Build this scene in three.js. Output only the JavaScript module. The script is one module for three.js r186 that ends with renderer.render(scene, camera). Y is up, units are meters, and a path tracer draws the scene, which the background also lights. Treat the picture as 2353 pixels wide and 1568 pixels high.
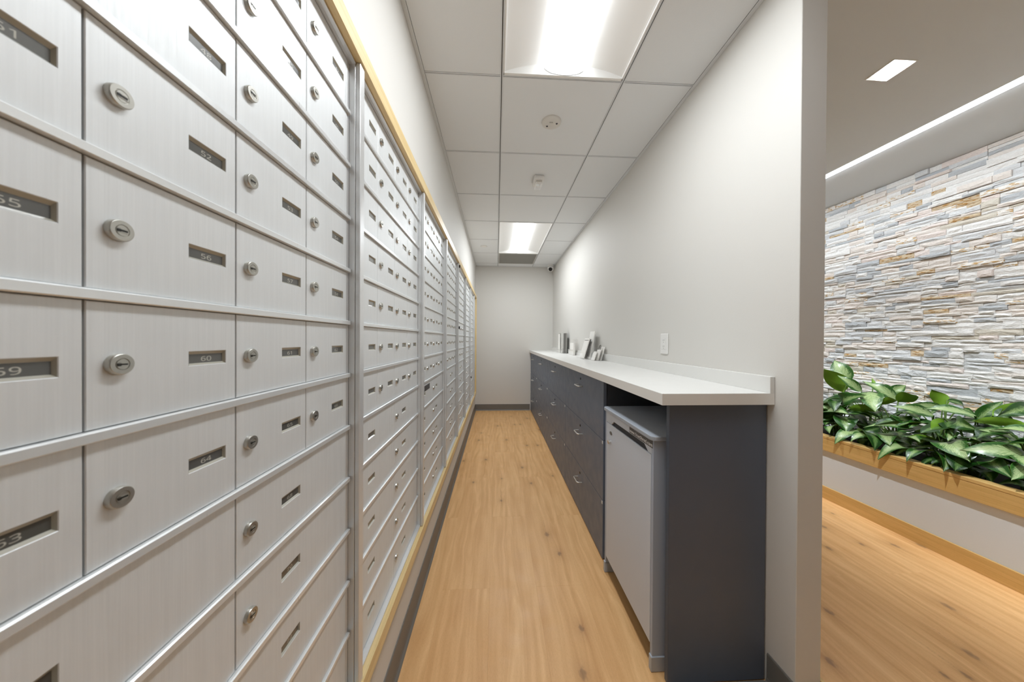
import * as THREE from 'three';
import { mergeGeometries, toCreasedNormals } from 'three/addons/utils/BufferGeometryUtils.js';
import { RectAreaLightUniformsLib } from 'three/addons/lights/RectAreaLightUniformsLib.js';
import { SimplexNoise } from 'three/addons/math/SimplexNoise.js';
RectAreaLightUniformsLib.init();

// ---------------------------------------------------------------- camera, light levels, exposure
// Plan: x to the right, y up from the floor, z runs AWAY from the camera in the numbers below ("d" for depth) and is stored as -z.
const EYE = 1.267;
const scene = new THREE.Scene();
scene.background = new THREE.Color(0x000000);
const camera = new THREE.PerspectiveCamera(2 * Math.atan(784 / 691.8) * 180 / Math.PI, 2353 / 1568, 0.02, 60);
camera.position.set(0, EYE, 0);
camera.focus = 1.7; camera.userData.fStop = 6.5;
{
  const yaw = -0.0516, pitch = -0.0051, roll = -0.0057;
  const cy = Math.cos(yaw), sy = Math.sin(yaw), cp = Math.cos(pitch), sp = Math.sin(pitch), cr = Math.cos(roll), sr = Math.sin(roll);
  const mul = (A, B) => A.map((r) => [0, 1, 2].map((j) => r[0] * B[0][j] + r[1] * B[1][j] + r[2] * B[2][j]));
  const M = mul([[cr, -sr, 0], [sr, cr, 0], [0, 0, 1]], mul([[1, 0, 0], [0, cp, -sp], [0, sp, cp]], [[cy, 0, sy], [0, 1, 0], [-sy, 0, cy]]));
  camera.up.set(M[1][0], M[1][1], -M[1][2]);
  camera.lookAt(M[2][0], EYE + M[2][1], -M[2][2]);
}
const renderer = new THREE.WebGLRenderer({ antialias: true });
renderer.toneMapping = THREE.LinearToneMapping;
renderer.toneMappingExposure = 1.04;
renderer.shadowMap.enabled = true;
const LAMP = new THREE.Color(0.905, 0.955, 1.0), LOBBY_LAMP = new THREE.Color(0.88, 0.945, 1.0);
const TROFFER = 22.5, TROFFER_GLOW = 4.9, STRIP = 34, STRIP_GLOW = 2.2, SPOT = 13, SPOT_GLOW = 4;

// ---------------------------------------------------------------- small helpers
function rng(seed) { let s = seed >>> 0; return () => { s = (s + 0x6d2b79f5) | 0; let t = Math.imul(s ^ (s >>> 15), 1 | s); t = (t + Math.imul(t ^ (t >>> 7), 61 | t)) ^ t; return ((t ^ (t >>> 14)) >>> 0) / 4294967296; }; }
const simplex = new SimplexNoise({ random: rng(7) });
const n2 = (x, y) => simplex.noise(x, y);
const fbm = (x, y, o = 4) => { let a = 0, w = 0.5; for (let i = 0; i < o; i++) { a += w * n2(x, y); x = x * 2.03 + 11.3; y = y * 2.03 - 7.1; w *= 0.5; } return a; };
const clamp = (v, a = 0, b = 1) => Math.min(b, Math.max(a, v));
const mix = (a, b, t) => a + (b - a) * t;
const sstep = (a, b, v) => { const t = clamp((v - a) / (b - a)); return t * t * (3 - 2 * t); };
const used = new Map();
function numbered(name) { const n = used.get(name) ?? 0; used.set(name, n + 1); return n ? `${name}_${String(n).padStart(3, '0')}` : name; }
const origin = new Map();
function thing(name, label, category, at = [0, 0, 0], group) {
  const g = new THREE.Group(); g.name = numbered(name); g.position.set(at[0], at[1], -at[2]); scene.add(g);
  g.userData = { label, category }; if (group) g.userData.group = group;
  origin.set(g, g.position.clone()); return g;
}
function structure(name, at = [0, 0, 0]) {
  const g = new THREE.Group(); g.name = numbered(name); g.position.set(at[0], at[1], -at[2]); scene.add(g);
  g.userData = { kind: 'structure' }; origin.set(g, g.position.clone()); return g;
}
// adds geometry given in the room's own coordinates as a named part of a thing (or of a part)
function part(parent, name, geo, mat, label) {
  const o = origin.get(parent) ?? new THREE.Vector3();
  geo = Array.isArray(geo) ? merge(geo) : geo;
  geo.translate(-o.x, -o.y, -o.z);
  const m = new THREE.Mesh(geo, mat); m.name = name; m.castShadow = m.receiveShadow = true;
  parent.add(m); origin.set(m, o); if (label) m.userData.label = label; return m;
}
function place(parent, name, geo, mat, pos) { const m = new THREE.Mesh(geo, mat); m.name = name; m.castShadow = m.receiveShadow = true; if (pos) m.position.copy(pos); parent.add(m); return m; }
function solo(name, geo, mat, extra) { geo = Array.isArray(geo) ? merge(geo) : geo; const m = new THREE.Mesh(geo, mat); m.name = numbered(name); m.castShadow = m.receiveShadow = true; m.userData = extra; scene.add(m); return m; }
function merge(list) {
  return mergeGeometries(list.map((g) => { g = g.index ? g.toNonIndexed() : g; for (const k of Object.keys(g.attributes)) if (!['position', 'normal', 'uv'].includes(k)) g.deleteAttribute(k); return g; }), false);
}
// uv in metres from the way each face points
function metreUV(g, su = 0, sv = 0) {
  if (g.index) g = g.toNonIndexed();
  const p = g.attributes.position, uv = new Float32Array(p.count * 2), a = new THREE.Vector3(), b = new THREE.Vector3(), c = new THREE.Vector3();
  for (let i = 0; i < p.count; i += 3) {
    a.fromBufferAttribute(p, i); b.fromBufferAttribute(p, i + 1); c.fromBufferAttribute(p, i + 2);
    const n = b.clone().sub(a).cross(c.clone().sub(a)), ax = Math.abs(n.x), ay = Math.abs(n.y), az = Math.abs(n.z);
    [a, b, c].forEach((v, k) => { const q = ax >= ay && ax >= az ? [v.z, v.y] : ay >= az ? [v.z, v.x] : [v.x, v.y]; uv[(i + k) * 2] = q[0] + su; uv[(i + k) * 2 + 1] = q[1] + sv; });
  }
  g.setAttribute('uv', new THREE.BufferAttribute(uv, 2)); return g;
}
// chamfered box between two corners (44 triangles); c = 0 gives a plain box
function B(x0, x1, y0, y1, d0, d1, c = 0) {
  const w = x1 - x0, h = y1 - y0, l = d1 - d0, C = [(x0 + x1) / 2, (y0 + y1) / 2, -(d0 + d1) / 2];
  if (!c) { const g = new THREE.BoxGeometry(w, h, l); g.translate(...C); return metreUV(g); }
  c = Math.min(c, w * 0.45, h * 0.45, l * 0.45);
  const H = [w / 2, h / 2, l / 2], pos = [];
  const V = (s, k) => [0, 1, 2].map((i) => s[i] * (i === k ? H[i] : H[i] - c) + C[i]);
  const tri = (a, b, d, out) => { const u = [0, 1, 2].map((i) => b[i] - a[i]), v = [0, 1, 2].map((i) => d[i] - a[i]); const n = [u[1] * v[2] - u[2] * v[1], u[2] * v[0] - u[0] * v[2], u[0] * v[1] - u[1] * v[0]]; if (n[0] * out[0] + n[1] * out[1] + n[2] * out[2] < 0) pos.push(...a, ...d, ...b); else pos.push(...a, ...b, ...d); };
  const quad = (a, b, d, e, out) => { tri(a, b, d, out); tri(a, d, e, out); };
  for (let k = 0; k < 3; k++) { const i = (k + 1) % 3, j = (k + 2) % 3; for (const s of [-1, 1]) { const S = (a, b) => { const r = [0, 0, 0]; r[k] = s; r[i] = a; r[j] = b; return r; }; const o = [0, 0, 0]; o[k] = s; quad(V(S(-1, -1), k), V(S(1, -1), k), V(S(1, 1), k), V(S(-1, 1), k), o); } }
  for (let k = 0; k < 3; k++) { const i = (k + 1) % 3, j = (k + 2) % 3; for (const a of [-1, 1]) for (const b of [-1, 1]) { const S = (t) => { const r = [0, 0, 0]; r[k] = t; r[i] = a; r[j] = b; return r; }; const o = [0, 0, 0]; o[i] = a; o[j] = b; quad(V(S(-1), i), V(S(1), i), V(S(1), j), V(S(-1), j), o); } }
  for (const a of [-1, 1]) for (const b of [-1, 1]) for (const d of [-1, 1]) { const s = [a, b, d]; tri(V(s, 0), V(s, 1), V(s, 2), s); }
  const g = new THREE.BufferGeometry(); g.setAttribute('position', new THREE.Float32BufferAttribute(pos, 3)); g.computeVertexNormals(); return metreUV(g);
}
// profile in (x, y) swept along depth
function alongDepth(points, d0, d1) {
  const g = new THREE.ExtrudeGeometry(new THREE.Shape(points.map((p) => new THREE.Vector2(p[0], p[1]))), { depth: d1 - d0, bevelEnabled: false, steps: 1 });
  g.translate(0, 0, -d1); return metreUV(g);
}
// outline in (depth, y) pushed along x
function alongX(shape, x0, x1, bevel = 0) {
  const g = new THREE.ExtrudeGeometry(shape, { depth: x1 - x0 - 2 * bevel, bevelEnabled: bevel > 0, bevelThickness: bevel, bevelSize: bevel, bevelOffset: -bevel, bevelSegments: 1, curveSegments: 6 });
  g.rotateY(Math.PI / 2); g.translate(x0 + bevel, 0, 0); return metreUV(g);
}
const poly = (pts) => new THREE.Shape(pts.map((p) => new THREE.Vector2(p[0], p[1])));
function rod(points, r, seg = 20, rad = 8, closed = false) { return new THREE.TubeGeometry(new THREE.CatmullRomCurve3(points.map((p) => new THREE.Vector3(p[0], p[1], -p[2])), closed, 'catmullrom', 0.1), seg, r, rad, closed); }
function disc(cx, cy, cd, prof, seg = 32, axis = 'y') { // lathe profile [radius, height]; axis y down/up, x towards +x
  const g = toCreasedNormals(new THREE.LatheGeometry(prof.map((p) => new THREE.Vector2(p[0], p[1])), seg), 0.55);
  if (axis === 'x') g.rotateZ(-Math.PI / 2); if (axis === '-x') g.rotateZ(Math.PI / 2);
  g.translate(cx, cy, -cd); return g;
}

// ---------------------------------------------------------------- computed textures
function tex(w, h, f, srgb = true) {
  const a = new Uint8Array(w * h * 4);
  for (let y = 0, k = 0; y < h; y++) for (let x = 0; x < w; x++, k += 4) { const c = f(x, y); a[k] = clamp(c[0], 0, 255); a[k + 1] = clamp(c[1], 0, 255); a[k + 2] = clamp(c[2], 0, 255); a[k + 3] = 255; }
  const t = new THREE.DataTexture(a, w, h); t.magFilter = THREE.LinearFilter; t.minFilter = THREE.LinearMipmapLinearFilter; t.generateMipmaps = true; t.anisotropy = 8;
  t.wrapS = t.wrapT = THREE.RepeatWrapping; if (srgb) t.colorSpace = THREE.SRGBColorSpace; t.needsUpdate = true; return t;
}
// tileable noise on a torus-free cheat: blend two shifted copies
function tileable(f, w, h) { return (x, y) => { const u = x / w, v = y / h, bl = (a, b, t) => a + (b - a) * t; const s = sstep(0.75, 1, u), q = sstep(0.75, 1, v); return bl(bl(f(x, y), f(x - w, y), s), bl(f(x, y - h), f(x - w, y - h), s), q); }; }
const R = (t, x, y) => { t.repeat.set(x, y); return t; };
const paintBump = (() => { const f = tileable((x, y) => fbm(x / 9, y / 9, 3), 512, 512); return R(tex(512, 512, (x, y) => { const v = 128 + 90 * f(x, y); return [v, v, v]; }, false), 2, 2); })();
const tileBump = (() => { const f = tileable((x, y) => fbm(x / 3, y / 3, 2) + 0.6 * Math.max(0, n2(x / 14, y / 14) - 0.35), 512, 512); return R(tex(512, 512, (x, y) => { const v = 128 + 80 * f(x, y); return [v, v, v]; }, false), 2.5, 2.5); })();
const brushed = (() => { const f = tileable((x, y) => 0.6 * n2(x / 2.2, y / 190) + 0.5 * n2(x / 9, y / 400) + 0.25 * n2(x / 60, y / 90), 512, 512); return R(tex(512, 512, (x, y) => { const v = 246 + 4.5 * f(x, y); return [v, v, v]; }), 2.2, 2.2); })();
const brushRough = (() => { const f = tileable((x, y) => n2(x / 2, y / 150) + 0.7 * fbm(x / 70, y / 70, 3), 512, 512); return R(tex(512, 512, (x, y) => { const v = 205 + 34 * f(x, y); return [v, v, v]; }, false), 2.2, 2.2); })();
const smudge = (() => { const f = tileable((x, y) => fbm(x / 60, y / 60, 4), 512, 512); return R(tex(512, 512, (x, y) => { const v = 205 + 50 * f(x, y); return [v, v, v]; }, false), 1, 1); })();
const maple = (() => { const f = tileable((x, y) => 0.5 * n2(x / 260, y / 7) + 0.35 * n2(x / 90, y / 2.2) + 0.5 * n2(x / 420, y / 26), 1024, 256); return R(tex(1024, 256, (x, y) => { const v = f(x, y), p = n2(x / 16, y / 1.6) > 0.72 ? -9 : 0; return [228 + 12 * v + p, 201 + 14 * v + p, 146 + 18 * v + p]; }), 0.7, 2.6); })();

// oak planks: eight boards in one picture, each 1.22 m by 0.238 m
const oak = (() => {
  const W = 2048, ROW = 256, boards = [];
  for (let b = 0; b < 8; b++) {
    const r = rng(100 + b * 17), knots = [];
    for (let k = 0; k < 1 + Math.floor(r() * 2.6); k++) knots.push([80 + r() * (W - 160), 30 + r() * (ROW - 60), 8 + r() * 13, r()]);
    boards.push({ knots, off: b * 53.7, heart: 60 + r() * 136, tone: r(), amp: 0.6 + r() * 0.6 });
  }
  const px = (x, y) => {
    const b = boards[Math.floor(y / ROW)], v0 = y % ROW; let v = v0, core = 0, dark = 0, swirl = 0;
    for (const [kx, ky, kr, kt] of b.knots) {
      const dx = (x - kx) / (kr * 2.6), dy = (v0 - ky) / kr, d = Math.sqrt(dx * dx + dy * dy), far = Math.exp(-(((x - kx) / (kr * 7)) ** 2) - (((v0 - ky) / (kr * 2.6)) ** 2));
      v += clamp((v0 - ky) / (kr * 0.6), -1, 1) * kr * 1.1 * Math.exp(-d * 0.55); swirl += far;
      core = Math.max(core, 1 - sstep(0.25, 0.95, d + 0.22 * n2((x - kx) / (kr * 2) + kt * 40, (v0 - ky) / kr))); dark = Math.max(dark, 0.75 * Math.exp(-d * 0.9));
      const crack = Math.exp(-(((v0 - ky - 5 * n2(x / 70, kt * 9)) / 3) ** 2)) * sstep(260, 40, Math.abs(x - kx - kr * 4)) * (kt > 0.45 ? 1 : 0); dark = Math.max(dark, 0.8 * crack * (0.5 + 0.5 * n2(x / 12, kt * 7)));
    }
    const u = x / W, o = b.off;
    const bend = 16 * n2(u * 1.6 + o, v0 / 300) + 5 * n2(u * 5 + o, v / 70);
    const band = n2(u * 1.3 + o, (v + bend) / 52) * 0.62 + n2(u * 2.1 - o, (v + bend) / 19) * 0.26 + n2(u * 5 - o, (v + bend) / 60) * 0.2;
    const hd = Math.abs(v + bend * 0.7 - b.heart), arch = Math.sin((hd * hd / 190 - u * 26 + 3 * n2(u * 3 + o, 2)) * 1.25) * sstep(62, 8, hd) * b.amp;
    const fine = n2(x / 90 + o, v * 0.9) * 0.6 + n2(x / 34 - o, v * 0.42) * 0.55, pore = n2(x / 22 + o, v * 0.8 + 31) > 0.6 ? 1 : 0;
    const t = clamp(0.42 - 0.36 * band - 0.1 * arch - 0.11 * fine + 0.12 * (b.tone - 0.5) + 0.16 * swirl);
    let c = [mix(244, 208, t), mix(198, 153, t), mix(140, 95, t)]; c[0] -= 7 * pore; c[1] -= 8 * pore; c[2] -= 8 * pore;
    c = [mix(c[0], 152, dark * 0.5), mix(c[1], 112, dark * 0.52), mix(c[2], 72, dark * 0.52)];
    const kc = 0.42 * core; return [mix(c[0], 118, kc), mix(c[1], 90, kc), mix(c[2], 62, kc)];
  };
  return tex(W, ROW * 8, px);
})();
// split stone: pale quartzite, and the same with rusty veins
const stoneTex = [0, 1].map((k) => { const f = tileable((x, y) => fbm(x / 44 + 9 * k, y / 21, 4), 1024, 512), s = tileable((x, y) => fbm(x / 9, y / 7 + 50 * k, 3), 1024, 512), ru = tileable((x, y) => fbm(x / 120 + 30, y / 34, 3), 1024, 512);
  return R(tex(1024, 512, (x, y) => { const a = f(x, y), b = s(x, y), v = 246 + 13 * a + 11 * b, r = k * sstep(0.08, 0.34, ru(x, y)); return [mix(v, 205 + 30 * b, r), mix(v * 0.99, 166 + 34 * b, r), mix(v * 0.975, 108 + 40 * b, r)]; }), 2.2, 4.4); });
const stoneBump = (() => { const f = tileable((x, y) => fbm(x / 36, y / 24, 5) + 0.5 * Math.abs(n2(x / 13, y / 8)), 512, 512); return R(tex(512, 512, (x, y) => { const v = 128 + 120 * f(x, y); return [v, v, v]; }, false), 3, 5); })();
// aglaonema leaf: u across, v from stalk to tip
const leafTex = [0.62, 0.3].map((silver, k) => tex(256, 512, (x, y) => {
  const u = (x / 255) * 2 - 1, t = y / 511, a = Math.abs(u), side = u < 0 ? 3 : 41, s = t - 0.42 * a;
  const streak = n2(s * 34 + side, a * 2.4 + k * 9) * 0.6 + n2(s * 80 + side, a * 6) * 0.4, soft = fbm(u * 2 + side, t * 4 + k * 5, 3);
  let g = sstep(0.0, 0.22, silver + 0.2 - a * 1.12 + 0.5 * streak + 0.34 * soft - 0.35 * Math.abs(t - 0.5) * a) * (0.82 + 0.18 * n2(s * 26, 3));
  const blot = sstep(0.32, 0.62, streak + 0.35 * soft - (silver - 0.45)) * sstep(0.05, 0.3, a); g *= 1 - 0.92 * blot;
  const rim = sstep(0.9, 0.99, a), mid = 1 - sstep(0.012, 0.05, a);
  let c = [mix(44, 202, g), mix(94, 216, g), mix(30, 160, g)]; c = [mix(c[0], 92, rim * 0.8), mix(c[1], 140, rim * 0.8), mix(c[2], 62, rim * 0.8)];
  return [mix(c[0], 150, mid * 0.7), mix(c[1], 182, mid * 0.7), mix(c[2], 118, mid * 0.7)];
}));
const leafBump = tex(128, 256, (x, y) => { const a = Math.abs(x / 127 * 2 - 1), t = y / 255, v = 150 + 60 * Math.sin((t - 0.42 * a) * 90) * (1 - a) - 90 * (1 - sstep(0.0, 0.07, a)); return [v, v, v]; }, false);
function canvasTex(w, h, draw) { const c = document.createElement('canvas'); c.width = w; c.height = h; draw(c.getContext('2d')); const t = new THREE.CanvasTexture(c); t.colorSpace = THREE.SRGBColorSpace; t.anisotropy = 8; return t; }

// ---------------------------------------------------------------- materials
const S = (o) => new THREE.MeshStandardMaterial(o), P = (o) => new THREE.MeshPhysicalMaterial(o);
const M = {
  wall: S({ color: 0xdbd8d2, roughness: 0.62, bumpMap: paintBump, bumpScale: 0.00018 }),
  lobbyPaint: S({ color: 0xdee1e3, roughness: 0.7, bumpMap: paintBump, bumpScale: 0.00018 }),
  tile: S({ color: 0xeaeced, roughness: 0.92, bumpMap: tileBump, bumpScale: 0.0007 }),
  grid: S({ color: 0xdee0e1, roughness: 0.5 }),
  gridSlot: S({ color: 0x6f6c67, roughness: 0.8 }),
  silver: S({ color: 0xe9ebeb, roughness: 0.64, metalness: 0.32, map: brushed, roughnessMap: brushRough }),
  rail: S({ color: 0xe9ebeb, roughness: 0.42, metalness: 0.5, roughnessMap: brushRough }),
  frame: S({ color: 0xe0e1e1, roughness: 0.42, metalness: 0.5, roughnessMap: brushRough }),
  back: S({ color: 0x2c2b29, roughness: 0.8 }),
  chrome: S({ color: 0xd9d7d2, roughness: 0.27, metalness: 1 }),
  nickel: S({ color: 0xbcbab3, roughness: 0.36, metalness: 1 }),
  satin: S({ color: 0xd6d5d1, roughness: 0.34, metalness: 1 }),
  key: S({ color: 0x17160f, roughness: 0.6 }),
  rim: P({ color: 0xb4b0a2, roughness: 0.35, clearcoat: 0.4 }),
  blank: P({ color: 0x6c6a64, roughness: 0.4, clearcoat: 1, clearcoatRoughness: 0.08 }),
  maple: P({ map: maple, roughness: 0.42, clearcoat: 0.25, clearcoatRoughness: 0.3 }),
  planterWood: P({ map: maple, color: 0xf2dfbf, roughness: 0.42, clearcoat: 0.25, clearcoatRoughness: 0.3 }),
  base: S({ color: 0x77736d, roughness: 0.5 }),
  oak: P({ map: oak, roughness: 0.58, roughnessMap: smudge, clearcoat: 0.05, clearcoatRoughness: 0.4 }),
  subfloor: S({ color: 0x4d3a26, roughness: 0.9 }),
  charcoal: S({ color: 0x6c7584, roughness: 0.6, roughnessMap: smudge }),
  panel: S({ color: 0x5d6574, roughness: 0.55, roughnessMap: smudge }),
  charcoalEdge: S({ color: 0x555c68, roughness: 0.45 }),
  dark: S({ color: 0x3a3c42, roughness: 0.7 }),
  laminate: S({ color: 0xe8e7e3, roughness: 0.45, roughnessMap: smudge }),
  laminateEdge: S({ color: 0xf2efea, roughness: 0.45 }),
  binBody: S({ color: 0xd2d9e4, roughness: 0.5 }),
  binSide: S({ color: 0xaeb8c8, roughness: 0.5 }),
  binTop: S({ color: 0xa7adb6, roughness: 0.45, roughnessMap: smudge }),
  binFoot: S({ color: 0xb4bac2, roughness: 0.4 }),
  white: S({ color: 0xf0eee9, roughness: 0.4 }),
  detector: S({ color: 0xdedbd5, roughness: 0.6 }),
  plastic: S({ color: 0xeceae6, roughness: 0.38 }),
  reflector: S({ color: 0xf4f3f0, roughness: 0.55 }),
  vent: S({ color: 0xb4b2ab, roughness: 0.6 }),
  black: S({ color: 0x161616, roughness: 0.25 }),
  acrylic: P({ color: 0xffffff, transmission: 1, thickness: 0, roughness: 0.04, ior: 1.35 }),
  clear: P({ color: 0xffffff, transmission: 1, thickness: 0, roughness: 0.08, ior: 1.5 }),
  paper: S({ color: 0xf2efe9, roughness: 0.8 }),
  bumper: S({ color: 0xe8e6e0, roughness: 0.4 }),
  soil: S({ color: 0x1d1712, roughness: 1 }),
  stem: S({ color: 0x5d7a34, roughness: 0.6 }),
  under: P({ color: 0x86b530, roughness: 0.5, bumpMap: leafBump, bumpScale: 0.0006, transmission: 0.3, thickness: 0 }),
  lens: S({ color: 0xffffff, roughness: 0.5, emissive: LAMP, emissiveIntensity: TROFFER_GLOW }),
  stripLens: S({ color: 0xffffff, roughness: 0.5, emissive: LOBBY_LAMP, emissiveIntensity: STRIP_GLOW }),
  spotLens: S({ color: 0xffffff, roughness: 0.5, emissive: LAMP, emissiveIntensity: SPOT_GLOW }),
};
const leafMat = (map, color) => P({ map, color, roughness: 0.33, clearcoat: 0.4, clearcoatRoughness: 0.22, bumpMap: leafBump, bumpScale: 0.0008, transmission: 0.15, thickness: 0 });
const leafTop = { s: leafMat(leafTex[0], 0xf4f7ee), b: leafMat(leafTex[0], 0xffffff), m: leafMat(leafTex[1], 0xd8e2cc), d: leafMat(leafTex[1], 0x8fa880), g: leafMat(leafTex[1], 0xa8c890) };
const stoneMat = [[0, 0xffffff], [0, 0xfaf3ee], [0, 0xe9ecf0], [0, 0xcdd2d8], [0, 0xeff2f6], [1, 0xfffcf8], [1, 0xe2cfb2], [0, 0xe8e2d6], [0, 0xfbf0ec]].map(([k, c]) => S({ map: stoneTex[k], color: c, roughness: 0.78, bumpMap: stoneBump, bumpScale: 0.003 }));

// ---------------------------------------------------------------- the setting
const CEIL = 2.567, BACK = 5.37, XL = -0.374, XR = 1.01, XP = 1.10, XS = 3.23, NEAR = -3, FAR = 6;
const floor = structure('floor');
part(floor, 'subfloor', B(-0.6, 3.5, -0.12, -0.006, NEAR - 0.1, FAR + 0.2), M.subfloor);
{ // oak-look boards, 0.238 m wide, staggered by half a length; each is its own board with an eased edge
  const W = 0.238, L = 1.232, X0 = -0.503, r = rng(5);
  for (let i = 0; i < 14; i++) for (let j = -2; j < 5; j++) {
    const x0 = X0 + i * W, d0 = 0.296 + (i % 2 ? 0 : 0.617) + j * L, x1 = Math.min(x0 + W, 2.665);
    if (x0 > 2.6 || d0 + L < -1.3 || d0 > BACK) continue;
    if (x0 > XP - 0.05 && d0 > 3.4) continue;
    const g = B(x0 + 0.00005, x1 - 0.00005, -0.006, 0, d0 + 0.00005, d0 + L - 0.00005, 0.00028), p = g.attributes.position, uv = g.attributes.uv, b = Math.floor(r() * 8), flip = r() < 0.5;
    for (let k = 0; k < p.count; k++) { let u = (-p.getZ(k) - d0) / L; const v = clamp((p.getX(k) - x0) / W, 0.01, 0.99); if (flip) u = 1 - u; uv.setXY(k, clamp(u, 0.002, 0.998), (b + v) / 8); }
    part(floor, 'plank', g, M.oak);
  }
  part(floor, 'transition_strip', B(0.65, 1.003, 0.0002, 0.003, 0.9, 1.066, 0.001), M.base, 'grey strip at the foot of the dark panel');
}
const OPEN0 = 0.1, OPEN1 = 5.15, OT = 2.004, OB = 0.336;
solo('wall_left', [B(-0.52, XL, 0, OB, NEAR, BACK), B(-0.52, XL, OT, CEIL + 0.1, NEAR, BACK), B(-0.52, XL, OB, OT, NEAR, OPEN0 - 0.04), B(-0.52, XL, OB, OT, OPEN1 + 0.04, BACK), B(-0.56, -0.52, OB, OT, OPEN0 - 0.04, OPEN1 + 0.04)], M.wall, { kind: 'structure' });
solo('wall_back', B(-0.52, XP, 0, CEIL + 0.1, BACK, BACK + 0.12), M.wall, { kind: 'structure' });
solo('wall_right', B(XR, XP, 0, CEIL + 0.1, 0.956, BACK, 0.0015), M.wall, { kind: 'structure' });
solo('wall_lobby_end', B(XP, 3.4, 0, CEIL + 0.1, FAR, FAR + 0.12), M.lobbyPaint, { kind: 'structure' });
solo('wall_front', B(-0.52, 3.4, 0, CEIL + 0.1, NEAR - 0.12, NEAR), M.lobbyPaint, { kind: 'structure' });
// rubber cove base: flat face with a flared toe
const cove = (x, s) => [[x, 0], [x + s * 0.016, 0], [x + s * 0.0155, 0.003], [x + s * 0.008, 0.012], [x + s * 0.0055, 0.024], [x + s * 0.005, 0.108], [x + s * 0.003, 0.112], [x, 0.112]];
solo('baseboard_left', alongDepth(cove(XL, 1), NEAR, BACK), M.base, { kind: 'structure' });
{ const g = alongDepth(cove(0, 1), 0, 0.97); g.rotateY(-Math.PI / 2); g.rotateY(Math.PI); g.rotateY(Math.PI); g.computeBoundingBox(); const b = g.boundingBox; g.translate(XL + 0.006 - b.min.x, 0, -BACK - b.min.z); solo('baseboard_back', g, M.base, { kind: 'structure' }); }
solo('baseboard_right', [alongDepth(cove(XR, -1).reverse(), 0.95, 1.058), B(XR - 0.005, XP + 0.003, 0.002, 0.112, 0.9505, 0.956, 0.002)], M.base, { kind: 'structure' });
solo('baseboard_lobby', B(XP, XP + 0.014, 0, 0.118, 0.949, FAR, 0.001), M.planterWood, { kind: 'structure' });
// maple casing round the wall of mailboxes
const woodUV = (g) => { const p = g.attributes.position, uv = g.attributes.uv; for (let i = 0; i < p.count; i++) { const t = uv.getX(i); uv.setXY(i, t, uv.getY(i) + p.getX(i)); } return g; };
const flipUV = (g) => { const uv = g.attributes.uv; for (let i = 0; i < uv.count; i++) { const t = uv.getX(i); uv.setXY(i, uv.getY(i), t); } return g; };
solo('trim_1', woodUV(B(XL, -0.341, 1.963, 2.011, 0.052, 5.2, 0.0015)), M.maple, { kind: 'structure' });
solo('trim_2', woodUV(B(XL, -0.341, 0.327, 0.375, 0.052, 5.2, 0.0015)), M.maple, { kind: 'structure' });
solo('trim_3', flipUV(B(XL, -0.341, 0.375, 1.963, 5.152, 5.2, 0.0015)), M.maple, { kind: 'structure' });
solo('trim_4', flipUV(B(XL, -0.341, 0.375, 1.963, 0.052, 0.1, 0.0015)), M.maple, { kind: 'structure' });

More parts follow.
